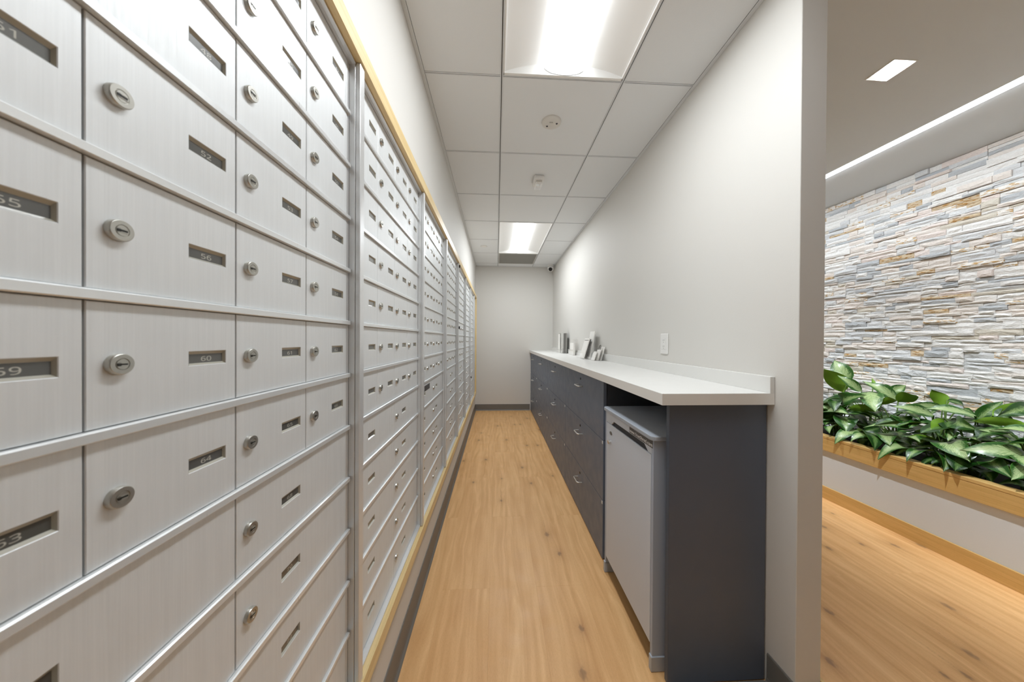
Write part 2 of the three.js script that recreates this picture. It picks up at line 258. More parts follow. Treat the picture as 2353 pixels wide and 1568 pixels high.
// suspended ceiling of the mail room: each tile and each bar of the grid is a part
const XA = 0.0187, XB = 0.6287, T = 0.61, Z0 = 0.271;
const ceiling = structure('ceiling');
part(ceiling, 'deck', B(-0.5, XP + 0.02, CEIL + 0.13, CEIL + 0.2, NEAR, BACK), M.lobbyPaint);
{
  const rows = []; for (let k = -1; k < 9; k++) rows.push([Z0 + k * T, Math.min(Z0 + (k + 1) * T, BACK - 0.012)]);
  const cols = [[XL + 0.012, XA], [XA, XB], [XB, XR - 0.012]], g0 = 0.0066;
  rows.forEach(([a, b], k) => { if (b - a < 0.03) return; cols.forEach(([x0, x1], c) => {
    if (c === 1 && (k === 1 || k === 2 || k === 6 || k === 7 || k === 8)) return;  // the two light fittings and the return-air grille
    part(ceiling, 'ceiling_tile', B(x0 + g0, x1 - g0, CEIL - 0.0012, CEIL + 0.014, a + g0, b - g0, 0.0012), M.tile); }); });
  // slotted main bars: two thin flanges with a dark slot between
  for (const x of [XA, XB]) part(ceiling, 'grid_bar', [B(x - 0.0072, x - 0.0022, CEIL - 0.004, CEIL + 0.02, Z0 - T, BACK - 0.012, 0.0006), B(x + 0.0022, x + 0.0072, CEIL - 0.004, CEIL + 0.02, Z0 - T, BACK - 0.012, 0.0006)], M.grid);
  for (const x of [XA, XB]) part(ceiling, 'grid_slot', B(x - 0.0022, x + 0.0022, CEIL + 0.003, CEIL + 0.018, Z0 - T, BACK - 0.012), M.gridSlot);
  for (let k = 0; k < 9; k++) cols.forEach(([x0, x1], c) => { if (c === 1 && (k === 1 || k === 6)) return; const d = Z0 + k * T; if (d > BACK - 0.05) return;
    part(ceiling, 'cross_bar', [B(x0 + 0.007, x1 - 0.007, CEIL - 0.0038, CEIL + 0.014, d - 0.0068, d - 0.0016, 0.0006), B(x0 + 0.007, x1 - 0.007, CEIL - 0.0038, CEIL + 0.014, d + 0.0016, d + 0.0068, 0.0006), B(x0 + 0.007, x1 - 0.007, CEIL + 0.001, CEIL + 0.012, d - 0.0016, d + 0.0016)], M.grid); });
  part(ceiling, 'wall_angle', B(XL, XL + 0.018, CEIL - 0.004, CEIL - 0.001, Z0 - T, BACK, 0.0006), M.grid);
  part(ceiling, 'wall_angle', B(XR - 0.018, XR, CEIL - 0.004, CEIL - 0.001, 0.956, BACK, 0.0006), M.grid);
  part(ceiling, 'wall_angle', B(XL, XR, CEIL - 0.004, CEIL - 0.001, BACK - 0.018, BACK, 0.0006), M.grid);
  part(ceiling, 'soffit', B(-0.4, XP, CEIL - 0.001, CEIL + 0.05, NEAR, Z0 - T - 0.002), M.lobbyPaint);
  part(ceiling, 'soffit', B(XR - 0.012, XP, CEIL - 0.001, CEIL + 0.05, Z0 - T, 0.955), M.lobbyPaint);
}
// plaster ceiling of the lobby, with a slot for the light line and a square hole for the downlight
const SLOT0 = 2.552, SLOT1 = 2.622, DL = [1.822, 1.932, 1.299, 1.409];
solo('ceiling_lobby', [B(XP, DL[0], CEIL, CEIL + 0.06, NEAR, FAR), B(DL[1], SLOT0, CEIL, CEIL + 0.06, NEAR, FAR), B(DL[0], DL[1], CEIL, CEIL + 0.06, NEAR, -0.101), B(DL[0], DL[1], CEIL, CEIL + 0.06, 0.009, DL[2]), B(DL[0], DL[1], CEIL, CEIL + 0.06, DL[3], 2.699), B(DL[0], DL[1], CEIL, CEIL + 0.06, 2.809, FAR), B(SLOT1, 3.4, CEIL, CEIL + 0.06, NEAR, FAR), B(XP, 3.4, CEIL + 0.13, CEIL + 0.2, NEAR, FAR)], M.lobbyPaint, { kind: 'structure' });

// ledger-stone wall: courses laid as panels 0.152 m high, broken into strips of uneven height and length
{
  const wall = structure('wall_lobby');
  part(wall, 'backing', B(XS + 0.004, 3.4, 0, CEIL + 0.1, NEAR, FAR), M.subfloor);
  const r = rng(41), stones = [], D0 = -0.5, D1 = 4.2;
  const pick = () => { const q = r(); return q < 0.3 ? 0 : q < 0.5 ? 1 : q < 0.64 ? 2 : q < 0.72 ? 3 : q < 0.81 ? 4 : q < 0.875 ? 5 : q < 0.91 ? 6 : q < 0.96 ? 7 : 8; };
  const splits = [[0.026, 0.036, 0.02, 0.028, 0.042], [0.019, 0.024, 0.044, 0.03, 0.035], [0.034, 0.022, 0.02, 0.03, 0.046], [0.024, 0.018, 0.032, 0.022, 0.026, 0.03], [0.048, 0.028, 0.024, 0.022, 0.03], [0.018, 0.036, 0.024, 0.04, 0.034]];
  for (let band = 0; band < 14; band++) {
    const y0 = 0.44 + band * 0.152; let d = D0 - r() * 0.5;
    while (d < D1) {
      const len = 0.5 + r() * 0.22, sp = splits[Math.floor(r() * splits.length)]; let y = y0;
      for (let k = 0; k < sp.length; k++) {
        let e = d, h = sp[k];
        while (e < d + len - 0.001) {
          let l = 0.06 + r() * r() * 0.27; if (d + len - e - l < 0.06) l = d + len - e;
          stones.push([y, y + h, e, e + l, pick(), r() * r() * 0.02]); e += l;
        }
        y += h;
      }
      d += len;
    }
  }
  // every stone: split front face with uneven relief, a joint of shadow round it
  const shape = ([y0, y1, d0, d1, kind, proud]) => {
    const top = Math.min(y1, CEIL - 0.002); if (top - y0 < 0.006) return null;
    const nx = d1 - d0 > 0.15 ? 5 : 3, ny = 2, pos = [], P3 = [], x = XS - 0.004 - proud, g = 0.0006, su = r() * 3, sv = r() * 3;
    for (let j = 0; j <= ny; j++) { P3.push([]); for (let i = 0; i <= nx; i++) { const ed = i === 0 || i === nx || j === 0 || j === ny; P3[j].push([x + (ed ? 0.004 * r() + 0.001 : -0.006 * r()), y0 + g + (top - y0 - 2 * g) * (j / ny + (ed ? 0 : (r() - 0.5) * 0.34)), d0 + g + (d1 - d0 - 2 * g) * (i / nx + (i > 0 && i < nx ? (r() - 0.5) * 0.22 : 0))]); } }
    const tri = (a, b, c) => { for (const q of [a, b, c]) pos.push(q[0], q[1], -q[2]); };
    for (let j = 0; j < ny; j++) for (let i = 0; i < nx; i++) { const a = P3[j][i], b = P3[j][i + 1], c = P3[j + 1][i + 1], e = P3[j + 1][i]; if (r() < 0.5) { tri(a, b, c); tri(a, c, e); } else { tri(a, b, e); tri(b, c, e); } }
    const ring = []; for (let i = 0; i <= nx; i++) ring.push(P3[0][i]); for (let j = 1; j <= ny; j++) ring.push(P3[j][nx]); for (let i = nx - 1; i >= 0; i--) ring.push(P3[ny][i]); for (let j = ny - 1; j > 0; j--) ring.push(P3[j][0]);
    const bk = (q) => [XS + 0.004, q[1], q[2]];
    ring.forEach((a, i) => { const b = ring[(i + 1) % ring.length]; tri(a, bk(a), bk(b)); tri(a, bk(b), b); });
    const geo = new THREE.BufferGeometry(); geo.setAttribute('position', new THREE.Float32BufferAttribute(pos, 3)); geo.computeVertexNormals();
    return metreUV(geo, su, sv);
  };
  // the 300 that show largest are parts; the rest of the wall is one mass per kind of stone
  const seen = (s) => { const d = (s[2] + s[3]) / 2, y = (s[0] + s[1]) / 2; return d > 1.64 && d < 2.9 && y > 0.8 ? (s[1] - s[0]) * (s[3] - s[2]) / (d * d) : 0; };
  const order = stones.map((s, i) => [seen(s), i]).sort((a, b) => b[0] - a[0] || a[1] - b[1]), front = new Set(order.slice(0, 300).map((q) => q[1])), rest = new Map();
  stones.forEach((s, i) => { const g = shape(s); if (!g) return; if (front.has(i)) part(wall, 'stone', g, stoneMat[s[4]]); else { if (!rest.has(s[4])) rest.set(s[4], []); rest.get(s[4]).push(g); } });
  const kinds = [...rest.keys()].sort(), all = merge(kinds.map((k) => merge(rest.get(k)))); let at = 0;
  kinds.forEach((k, i) => { const n = rest.get(k).reduce((a, g) => a + g.attributes.position.count, 0); all.addGroup(at, n, i); at += n; });
  const m = part(wall, 'stonework', all, kinds.map((k) => stoneMat[k])); m.userData.kind = 'stuff';
}

// ---------------------------------------------------------------- mailbox units
const ROW = 0.131, ROWTOP = 1.956, ROWS = 12, XD = -0.372;
const numberTex = canvasTex(1024, 640, (c) => {
  c.fillStyle = '#4b4a46'; c.fillRect(0, 0, 1024, 640); c.textAlign = 'center'; c.textBaseline = 'middle'; c.font = '38px sans-serif';
  for (let k = 0; k < 40; k++) { const x = (k % 8) * 128, y = Math.floor(k / 8) * 128; c.fillStyle = k % 3 ? '#4e4d49' : '#53524d'; c.fillRect(x, y, 128, 128); c.save(); c.translate(x + 64, y + 64); c.scale(0.98, 2.4); c.fillStyle = '#bdb9ad'; c.fillText(String(39 + k), 0, 3); c.restore(); }
});
const numberMat = P({ map: numberTex, roughness: 0.35, clearcoat: 1, clearcoatRoughness: 0.07 });
const U0 = 0.0925, U1 = 0.1415, HW = 0.0168;
function doorGeo(w, h) {
  const s = poly([[0, 0], [w, 0], [w, h], [0, h]]), v = h / 2 + 0.0005, hole = new THREE.Path();
  hole.moveTo(U0, v - HW / 2); hole.lineTo(U0, v + HW / 2); hole.lineTo(U1, v + HW / 2); hole.lineTo(U1, v - HW / 2); hole.closePath(); s.holes.push(hole);
  return alongX(s, XD - 0.004, XD, 0.0007);
}
// number window: a bevelled rim sloping back to a small plate
function windowGeo(n) {
  const v = HW / 2, w = U1 - U0, i = 0.0022, k = 0.0034, pos = [], uv = [];
  const O = [[0, -v], [w, -v], [w, v], [0, v]], I = [[i, -v + i], [w - i * 0.6, -v + i], [w - i * 0.6, v - i * 1.5], [i, v - i * 1.5]];
  const put = (x, p, t) => { pos.push(x, p[1], -p[0]); uv.push(t[0], t[1]); };
  for (let q = 0; q < 4; q++) { const b = (q + 1) % 4; for (const [x, p] of [[-0.0004, O[q]], [-0.0004, O[b]], [-k, I[b]], [-0.0004, O[q]], [-k, I[b]], [-k, I[q]]]) put(x, p, p); }
  const c = n == null ? null : n - 39, tu = (a, b) => c == null ? [a * 0.05, b * 0.02] : [((c % 8) + 0.02 + 0.96 * a) / 8, 1 - (Math.floor(c / 8) + 0.98 - 0.96 * b) / 5];
  for (const [a, b, q] of [[0, 0, 0], [1, 0, 1], [1, 1, 2], [0, 0, 0], [1, 1, 2], [0, 1, 3]]) put(-k, I[q], tu(a, b));
  const g = new THREE.BufferGeometry(); g.setAttribute('position', new THREE.Float32BufferAttribute(pos, 3)); g.setAttribute('uv', new THREE.Float32BufferAttribute(uv, 2)); g.computeVertexNormals();
  g.addGroup(0, 24, 0); g.addGroup(24, 6, 1); return g;
}
function lockGeo(seg) {
  const ring = disc(0, 0, 0, [[0.0105, 0], [0.0105, 0.0042], [0.0099, 0.0053], [0.0096, 0.0055], [0.0060, 0.0056], [0.0057, 0.0048], [0.0052, 0.0048], [0.0049, 0.0056], [0.0, 0.0056]], seg, 'x');
  const lip = [B(0.0056, 0.0061, 0.0010, 0.0014, -0.0042, 0.0042), B(0.0056, 0.0061, -0.0022, -0.0018, -0.0042, 0.0042)];
  const a = merge([ring, ...lip]), b = merge([B(0.0050, 0.00605, -0.0009, 0.0006, -0.0030, 0.0038), disc(0.0050, -0.0001, -0.0028, [[0.0019, 0], [0.0019, 0.00103], [0, 0.00104]], 10, 'x')]);
  const g = merge([a, b]); g.addGroup(0, a.attributes.position.count, 0); g.addGroup(a.attributes.position.count, b.attributes.position.count, 1); return g;
}
const lockFine = lockGeo(36), lockPlain = lockGeo(18), blankWindow = windowGeo(null), cache = new Map();
const cached = (k, f) => { if (!cache.has(k)) cache.set(k, f()); return cache.get(k); };
const ordinal = ['nearest', 'second', 'third', 'fourth', 'fifth', 'sixth', 'farthest'];
function mailboxUnit(index, d0, w, slot) {
  const label = [
    'nearest silver mailbox unit, doors numbered in the fifties and sixties in dark windows',
    'second silver mailbox unit from the camera, beyond the first raised upright',
    'third silver mailbox unit, the one with a dark outgoing mail slot in its door',
    'fourth silver mailbox unit from the camera, with black latches on its far upright',
    'fifth silver mailbox unit from the camera, just past the upright with black latches',
    'sixth silver mailbox unit from the camera, second from the far end of the row',
    'last silver mailbox unit in the row, next to the plain panel by the back wall'][index];
  const u = thing('mailbox_unit', label, 'mailboxes', [XD, ROWTOP - ROWS * ROW, d0], 'silver mailbox units along the left wall');
  const s0 = index ? d0 + 0.0055 : d0 - 0.0125, yB = ROWTOP - ROWS * ROW, W4 = 4 * w, end = d0 + W4 + 0.012;
  part(u, 'body', [B(-0.515, -0.3785, yB - 0.004, ROWTOP + 0.004, d0 - 0.0115, end + 0.007), B(-0.3785, -0.3765, yB - 0.004, ROWTOP + 0.004, d0 - 0.0115, end + 0.007)], M.back);
  part(u, 'header', alongDepth([[-0.515, 1.9615], [-0.515, 1.956], [-0.3735, 1.956], [-0.3655, 1.9555], [-0.3655, 1.9575], [-0.3568, 1.9582], [-0.3568, 1.9615]].reverse(), s0, end - 0.0002), M.frame);
  part(u, 'sill', alongDepth([[-0.515, 0.3766], [-0.3568, 0.3766], [-0.3568, 0.3815], [-0.3655, 0.3822], [-0.3655, 0.3838], [-0.515, 0.3838]], s0, end - 0.0002), M.frame);
  part(u, 'frame_strip', [B(-0.377, -0.3728, yB, ROWTOP, d0 + W4 + 0.0008, end, 0.0004), B(-0.377, -0.3728, yB, ROWTOP, d0 - 0.0125, d0 - 0.0008, 0.0004)], M.frame);
  // raised upright that covers the joint to the next unit: two grooved sides and a flat face
  const post = (a) => [B(-0.3728, -0.3578, 0.377, 1.9615, a, a + 0.025, 0.0006), B(-0.3572, -0.3455, 0.377, 1.9615, a + 0.0006, a + 0.0246, 0.0012)];
  part(u, 'upright', post(end), M.frame);
  if (index === 0) part(u, 'upright', post(d0 - 0.0375), M.frame);
  if (index === 3) for (const y of [1.92, 1.36]) part(u, 'latch', B(-0.3455, -0.335, y, y + 0.025, end + 0.004, end + 0.019, 0.002), M.black, 'small black latch');
  if (index === 5) part(u, 'latch', B(-0.3455, -0.336, 0.74, 0.765, end + 0.004, end + 0.019, 0.002), M.black, 'small black latch');
  for (let k = 0; k <= ROWS - 2; k++) { // drip rails between the rows
    const y = ROWTOP - (k + 1) * ROW; const g = alongDepth([[-0.377, y], [-0.3668, y + 0.0002], [-0.366, y + 0.0012], [-0.366, y + 0.009], [-0.368, y + 0.0104], [-0.377, y + 0.0104]], index ? s0 : d0 - 0.006, d0 + W4 + 0.0085); part(u, 'rail', g, M.rail);
  }
  let n = 39 + 38 * index;
  for (let k = 0; k < ROWS; k++) {
    const big = k >= 7, step = big ? 2 : 1, y0 = ROWTOP - (k + 1) * ROW + (k === ROWS - 1 ? 0.0022 : 0.0112), y1 = ROWTOP - k * ROW - (k ? 0.0006 : 0.0012), h = y1 - y0;
    for (let c = 0; c < 4; c += step) {
      const dw = step * w - (index === 0 ? 0.0017 : 0.0011), dc = d0 + c * w + 0.0005, isSlot = slot && k === 7 && c === 0;
      const g = cached(`${dw.toFixed(4)}_${h.toFixed(4)}_${isSlot}`, () => doorGeo(dw, h));
      const door = place(u, 'door', g, M.silver, new THREE.Vector3(-XD, y0 - yB, -(dc - d0)));
      const v = h / 2 + 0.0005;
      place(door, 'lock', index < 2 ? lockFine : lockPlain, [M.nickel, M.key], new THREE.Vector3(XD, v - 0.0008, -0.0228));
      place(door, 'number_window', index === 0 ? windowGeo(n) : blankWindow, [M.rim, index === 0 ? numberMat : M.blank], new THREE.Vector3(XD, v, -U0));
      if (isSlot) place(door, 'mail_slot', merge([B(XD - 0.0006, XD + 0.0016, h * 0.62, h * 0.86, 0.02, 0.235, 0.0006)]), M.black);
      n++;
    }
  }
  return u;
}
mailboxUnit(0, 0.133, 0.15875, false);
for (let k = 1; k < 7; k++) mailboxUnit(k, 0.802 + 0.661 * (k - 1) + 0.003, 0.1573, k === 2);
{ const t = thing('filler_panel', 'plain silver filler panel between the last mailboxes and the end casing', 'panel', [XD, 0.376, 4.78]); part(t, 'panel_face', B(-0.51, -0.37, 0.3768, 1.9615, 4.779, 5.15, 0.001), M.frame); part(t, 'joint_strip', B(-0.37, -0.366, 0.3768, 1.9615, 5.12, 5.15, 0.001), M.frame); }

// ---------------------------------------------------------------- ceiling fittings
function troffer(d0, d1, label) {
  const w = XB - XA, xc = (XA + XB) / 2, a = d0 + 0.008, b = d1 - 0.008, x0 = XA + 0.008, x1 = XB - 0.008;
  const t = thing('ceiling_light', label, 'ceiling light', [xc, CEIL, (d0 + d1) / 2], 'recessed ceiling lights');
  const N = 24, arch = (u) => CEIL + 0.003 + 0.055 * Math.pow(Math.sin(Math.PI * clamp(u)), 0.8), half = 0.098;
  const wing = (u0, u1) => { const up = [], lo = []; for (let i = 0; i <= N; i++) { const u = mix(u0, u1, i / N), x = mix(x0 + 0.004, x1 - 0.004, u); lo.push([x, arch(u)]); up.push([x, arch(u) + 0.004]); } return alongDepth([...lo, ...up.reverse()], a + 0.012, b - 0.012); };
  const g = 0.5 - half / (x1 - x0 - 0.008);
  part(t, 'reflector', [wing(0, g + 0.03), wing(1 - g - 0.03, 1)], M.reflector);
  const pl = []; for (let i = 0; i <= N; i++) pl.push([mix(x0, x1, i / N), arch(i / N) + 0.012]);
  const plate = (d) => alongDepth([[x0, CEIL - 0.0036], ...pl, [x1, CEIL - 0.0036]].reverse(), d, d + 0.004);
  part(t, 'end_plate', plate(b - 0.012), M.reflector); part(t, 'end_plate', plate(a + 0.008), M.reflector);
  part(t, 'rim', [B(x0, x1, CEIL - 0.004, CEIL + 0.002, a, a + 0.0135, 0.0006), B(x0, x1, CEIL - 0.004, CEIL + 0.002, b - 0.0135, b, 0.0006), B(x0, x0 + 0.007, CEIL - 0.004, CEIL + 0.004, a, b, 0.0006), B(x1 - 0.007, x1, CEIL - 0.004, CEIL + 0.004, a, b, 0.0006)], M.reflector);
  part(t, 'housing', [B(x0, x1, CEIL + 0.09, CEIL + 0.1, a, b), B(x0 - 0.001, x0 + 0.001, CEIL, CEIL + 0.09, a, b), B(x1 - 0.001, x1 + 0.001, CEIL, CEIL + 0.09, a, b), B(x0, x1, CEIL, CEIL + 0.09, a, a + 0.002), B(x0, x1, CEIL, CEIL + 0.09, b - 0.002, b)], M.reflector);
  const arc = []; for (let i = 0; i <= 16; i++) { const q = Math.PI * (0.08 + 0.84 * i / 16); arc.push([xc - half * Math.cos(q) / Math.cos(Math.PI * 0.08), CEIL + 0.04 - 0.042 * Math.sin(q)]); }
  part(t, 'lens', alongDepth([...arc, [xc + half, CEIL + 0.07], [xc - half, CEIL + 0.07]], a + 0.016, b - 0.0165), M.lens);
  const lip = []; for (const [x, y] of arc) lip.push([x, y - 0.0012]); part(t, 'lens_end', alongDepth([...lip, ...arc.map(([x, y]) => [x, y + 0.003]).reverse()], b - 0.0165, b - 0.0125), M.grid);
  const L = new THREE.RectAreaLight(LAMP, TROFFER, 2 * half, d1 - d0 - 0.05); L.position.set(xc, CEIL - 0.006, -(d0 + d1) / 2); L.rotation.x = -Math.PI / 2; scene.add(L);
}
troffer(Z0, Z0 + 2 * T, 'white recessed ceiling light with a bright central lens, nearest, cut by the top edge');
troffer(Z0 + 5 * T, Z0 + 7 * T, 'white recessed ceiling light with a bright central lens, far one before the grille');
{ // return-air grille beyond the far light, with its blank strip to the wall
  const t = thing('air_grille', 'grey return-air grille in the ceiling by the back wall', 'air vent', [(XA + XB) / 2, CEIL, 4.85]), d0 = Z0 + 7 * T + 0.006, d1 = Z0 + 8 * T - 0.004;
  part(t, 'grille_frame', [B(XA + 0.007, XB - 0.007, CEIL - 0.005, CEIL + 0.001, d0, d0 + 0.02, 0.001), B(XA + 0.007, XB - 0.007, CEIL - 0.005, CEIL + 0.001, d1 - 0.02, d1, 0.001), B(XA + 0.007, XA + 0.024, CEIL - 0.005, CEIL + 0.001, d0 + 0.02, d1 - 0.02, 0.001), B(XB - 0.024, XB - 0.007, CEIL - 0.005, CEIL + 0.001, d0 + 0.02, d1 - 0.02, 0.001)], M.vent);
  part(t, 'grille_back', B(XA + 0.02, XB - 0.02, CEIL + 0.012, CEIL + 0.02, d0 + 0.01, d1 - 0.01), M.vent);
  const f = B(XA + 0.024, XB - 0.024, CEIL - 0.003, CEIL + 0.011, 0, 0.0016); for (let k = 0; k < 40; k++) { const d = d0 + 0.024 + k * (d1 - d0 - 0.048) / 39; const g = f.clone(); g.translate(0, 0, -d); part(t, 'fin', g, M.vent); }
  const c = thing('blank_panel', 'narrow white ceiling panel between the grille and the back wall', 'ceiling panel', [(XA + XB) / 2, CEIL, 5.25]); part(c, 'panel_face', B(XA + 0.0075, XB - 0.0075, CEIL - 0.001, CEIL + 0.012, Z0 + 8 * T + 0.007, BACK - 0.019, 0.001), M.tile);
}
{ // smoke detector: shallow disc with two sensor wells and a raised bar
  const c = [0.32, 1.787], t = thing('smoke_detector', 'round flat smoke detector in the ceiling tile after the near light', 'detector', [c[0], CEIL, c[1]]);
  part(t, 'cover', disc(c[0], CEIL - 0.0012, c[1], [[0, -0.012], [0.03, -0.0125], [0.05, -0.011], [0.057, -0.006], [0.059, 0], [0.0, 0]].reverse(), 40), M.detector);
  for (const [dx, dd] of [[-0.023, 0.021], [0.031, -0.004]]) part(t, 'sensor', disc(c[0] + dx, CEIL - 0.0135, c[1] + dd, [[0, -0.0014], [0.0055, -0.0012], [0.0068, 0.001], [0, 0.001]].reverse(), 16), M.black, 'dark sensor hole');
  part(t, 'status_bar', B(c[0] - 0.014, c[0] + 0.008, CEIL - 0.0155, CEIL - 0.0125, c[1] - 0.016, c[1] - 0.009, 0.001), M.vent);
}
{ // alarm strobe with a clear lens
  const t = thing('alarm_strobe', 'small white alarm strobe with a clear ribbed lens on the ceiling', 'alarm strobe', [0.333, CEIL, 2.42]);
  part(t, 'housing', B(0.292, 0.37, CEIL - 0.034, CEIL - 0.0012, 2.36, 2.50, 0.006), M.plastic);
  part(t, 'reflector', [B(0.309, 0.355, CEIL - 0.048, CEIL - 0.034, 2.385, 2.40, 0.002), B(0.318, 0.346, CEIL - 0.045, CEIL - 0.034, 2.41, 2.46, 0.004)], M.chrome);
  part(t, 'lens', B(0.303, 0.361, CEIL - 0.066, CEIL - 0.0345, 2.376, 2.482, 0.006), M.clear);
}
{ const t = thing('sprinkler_cover', 'small round sprinkler cover plate in the far left ceiling tile', 'sprinkler cover', [-0.182, CEIL, 4.222]);
  part(t, 'plate', disc(-0.182, CEIL - 0.0012, 4.222, [[0, -0.004], [0.038, -0.004], [0.0415, -0.002], [0.0415, -0.0005], [0, -0.0005]].reverse(), 32), M.plastic); part(t, 'collar', disc(-0.182, CEIL - 0.0012, 4.222, [[0, -0.0004], [0.046, -0.0004], [0.046, 0.0], [0, 0.0]].reverse(), 32), M.vent); }
{ // turret camera in the far right corner
  const c = [0.935, 5.2], t = thing('security_camera', 'small white dome security camera with a black lens in the far corner', 'security camera', [c[0], CEIL, c[1]]);
  part(t, 'mount', disc(c[0], CEIL - 0.001, c[1], [[0, -0.028], [0.05, -0.028], [0.054, -0.022], [0.054, 0], [0, 0]].reverse(), 32), M.plastic);
  part(t, 'seam', disc(c[0], CEIL - 0.001, c[1], [[0, -0.032], [0.049, -0.032], [0.049, -0.027], [0, -0.027]].reverse(), 32), M.gridSlot);
  part(t, 'shell', disc(c[0], CEIL - 0.001, c[1], [[0, -0.112], [0.02, -0.11], [0.038, -0.1], [0.05, -0.08], [0.054, -0.056], [0.052, -0.034], [0, -0.032]].reverse(), 32), M.plastic);
  const dir = new THREE.Vector3(-0.28, -0.36, 0.9).normalize(), eye = new THREE.CylinderGeometry(0.03, 0.036, 0.03, 28); eye.rotateX(Math.PI / 2); eye.lookAt(dir); eye.translate(c[0] + dir.x * 0.042, CEIL - 0.068 + dir.y * 0.042, -c[1] + dir.z * 0.042);
  const m = part(t, 'eye', eye, M.black, 'black camera eye'), gl = new THREE.SphereGeometry(0.012, 16, 8); gl.translate(c[0] + dir.x * 0.053, CEIL - 0.068 + dir.y * 0.053, -c[1] + dir.z * 0.053); part(m, 'glass', gl, M.black);
}
{ // linear light slot in the lobby ceiling
  const t = thing('linear_light', 'long narrow glowing light line in the lobby ceiling beside the stone wall', 'ceiling light', [(SLOT0 + SLOT1) / 2, CEIL, 2]);
  part(t, 'channel', [B(SLOT0 + 0.0002, SLOT0 + 0.0025, CEIL - 0.001, CEIL + 0.06, -1, 4.8), B(SLOT1 - 0.0025, SLOT1 - 0.0002, CEIL - 0.001, CEIL + 0.06, -1, 4.8), B(SLOT0, SLOT1, CEIL + 0.05, CEIL + 0.06, NEAR, FAR), B(SLOT0, SLOT1, CEIL, CEIL + 0.05, NEAR, -1), B(SLOT0, SLOT1, CEIL, CEIL + 0.05, 4.8, FAR)], M.lobbyPaint);
  part(t, 'diffuser', B(SLOT0 + 0.0025, SLOT1 - 0.0025, CEIL + 0.016, CEIL + 0.02, -1, 4.8), M.stripLens);
  const L = new THREE.RectAreaLight(LOBBY_LAMP, STRIP, 0.054, 5.8), c = (SLOT0 + SLOT1) / 2; L.position.set(c, CEIL + 0.002, -1.9); L.up.set(0, 0, -1); L.lookAt(c + 0.64, CEIL + 0.002 - 0.77, -1.9); scene.add(L);  // aimed a little at the stone
}
// square trimless downlights: tapered white well, lamp at the top (a row of them runs along the lobby)
for (const [d0, d1, label] of [[DL[2], DL[3], 'square trimless downlight glowing in the lobby ceiling'], [-0.101, 0.009, 'square trimless downlight in the lobby ceiling, nearest the camera'], [2.699, 2.809, 'square trimless downlight hidden behind the wall end']]) {
  const [x0, x1] = DL, h = 0.055, s = 0.022, t = thing('downlight', label, 'downlight', [(x0 + x1) / 2, CEIL, (d0 + d1) / 2]);
  const q = (a, b) => { const pos = [], P4 = [[a[0], CEIL, a[1]], [b[0], CEIL, b[1]], [b[2], CEIL + h, b[3]], [a[2], CEIL + h, a[3]]]; for (const k of [0, 1, 2, 0, 2, 3]) pos.push(P4[k][0], P4[k][1], -P4[k][2]); const g = new THREE.BufferGeometry(); g.setAttribute('position', new THREE.Float32BufferAttribute(pos, 3)); g.computeVertexNormals(); return metreUV(g); };
  const C = [[x0, d0, x0 + s, d0 + s], [x1, d0, x1 - s, d0 + s], [x1, d1, x1 - s, d1 - s], [x0, d1, x0 + s, d1 - s]];
  part(t, 'well', [0, 1, 2, 3].map((k) => q(C[k], C[(k + 1) % 4])), M.white);
  part(t, 'rim', [B(x0 - 0.003, x0 + 0.001, CEIL - 0.002, CEIL + 0.001, d0 - 0.003, d1 + 0.003), B(x1 - 0.001, x1 + 0.003, CEIL - 0.002, CEIL + 0.001, d0 - 0.003, d1 + 0.003), B(x0, x1, CEIL - 0.002, CEIL + 0.001, d0 - 0.003, d0 + 0.001), B(x0, x1, CEIL - 0.002, CEIL + 0.001, d1 - 0.001, d1 + 0.003)], M.white);
  part(t, 'housing', B(x0 - 0.004, x1 + 0.004, CEIL + h + 0.012, CEIL + h + 0.02, d0 - 0.004, d1 + 0.004), M.white);
  const e = part(t, 'lamp', B(x0 + s, x1 - s, CEIL + h - 0.008, CEIL + h + 0.012, d0 + s, d1 - s, 0.002), M.spotLens);
  const L = new THREE.SpotLight(LOBBY_LAMP, SPOT, 0, 0.6, 0.85, 2); L.position.set((x0 + x1) / 2, CEIL + h, -(d0 + d1) / 2); L.target.position.set((x0 + x1) / 2 + 1.05, 0.9, -(d0 + d1) / 2 - 0.25); L.castShadow = true; L.shadow.radius = 1.5; scene.add(L, L.target);
}

// ---------------------------------------------------------------- counter, cabinets
const CF = 0.615, CT = 1.077;
{
  const t = thing('countertop', 'long white laminate countertop with a low upstand along the right wall', 'countertop', [0.8, 1.035, 3.2]);
  part(t, 'slab', B(0.5912, 1.009, 1.036, CT, 1.0412, 5.368, 0.0004), M.laminate);
  part(t, 'front_edge', B(0.59, 0.5908, 1.0355, CT - 0.0008, 1.0402, 5.368, 0.0002), M.laminateEdge);
  part(t, 'end_edge', B(0.5906, 1.009, 1.0355, CT - 0.0008, 1.04, 1.0408, 0.0002), M.laminateEdge);
  part(t, 'backsplash', B(0.992, 1.0095, CT, 1.137, 1.0405, 5.368, 0.0008), M.laminate);
}
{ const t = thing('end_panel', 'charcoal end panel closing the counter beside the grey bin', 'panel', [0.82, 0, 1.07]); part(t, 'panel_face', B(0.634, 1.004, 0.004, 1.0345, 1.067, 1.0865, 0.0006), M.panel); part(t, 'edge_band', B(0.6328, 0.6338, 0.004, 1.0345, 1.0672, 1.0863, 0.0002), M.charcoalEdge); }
function handle(dc, y) { const w = 0.05, x = CF, o = 0.034; return rod([[x, y, dc - w], [x - o * 0.75, y, dc - w], [x - o, y, dc - w + 0.009], [x - o, y, dc], [x - o, y, dc + w - 0.009], [x - o * 0.75, y, dc + w], [x, y, dc + w]], 0.0042, 40, 8); }
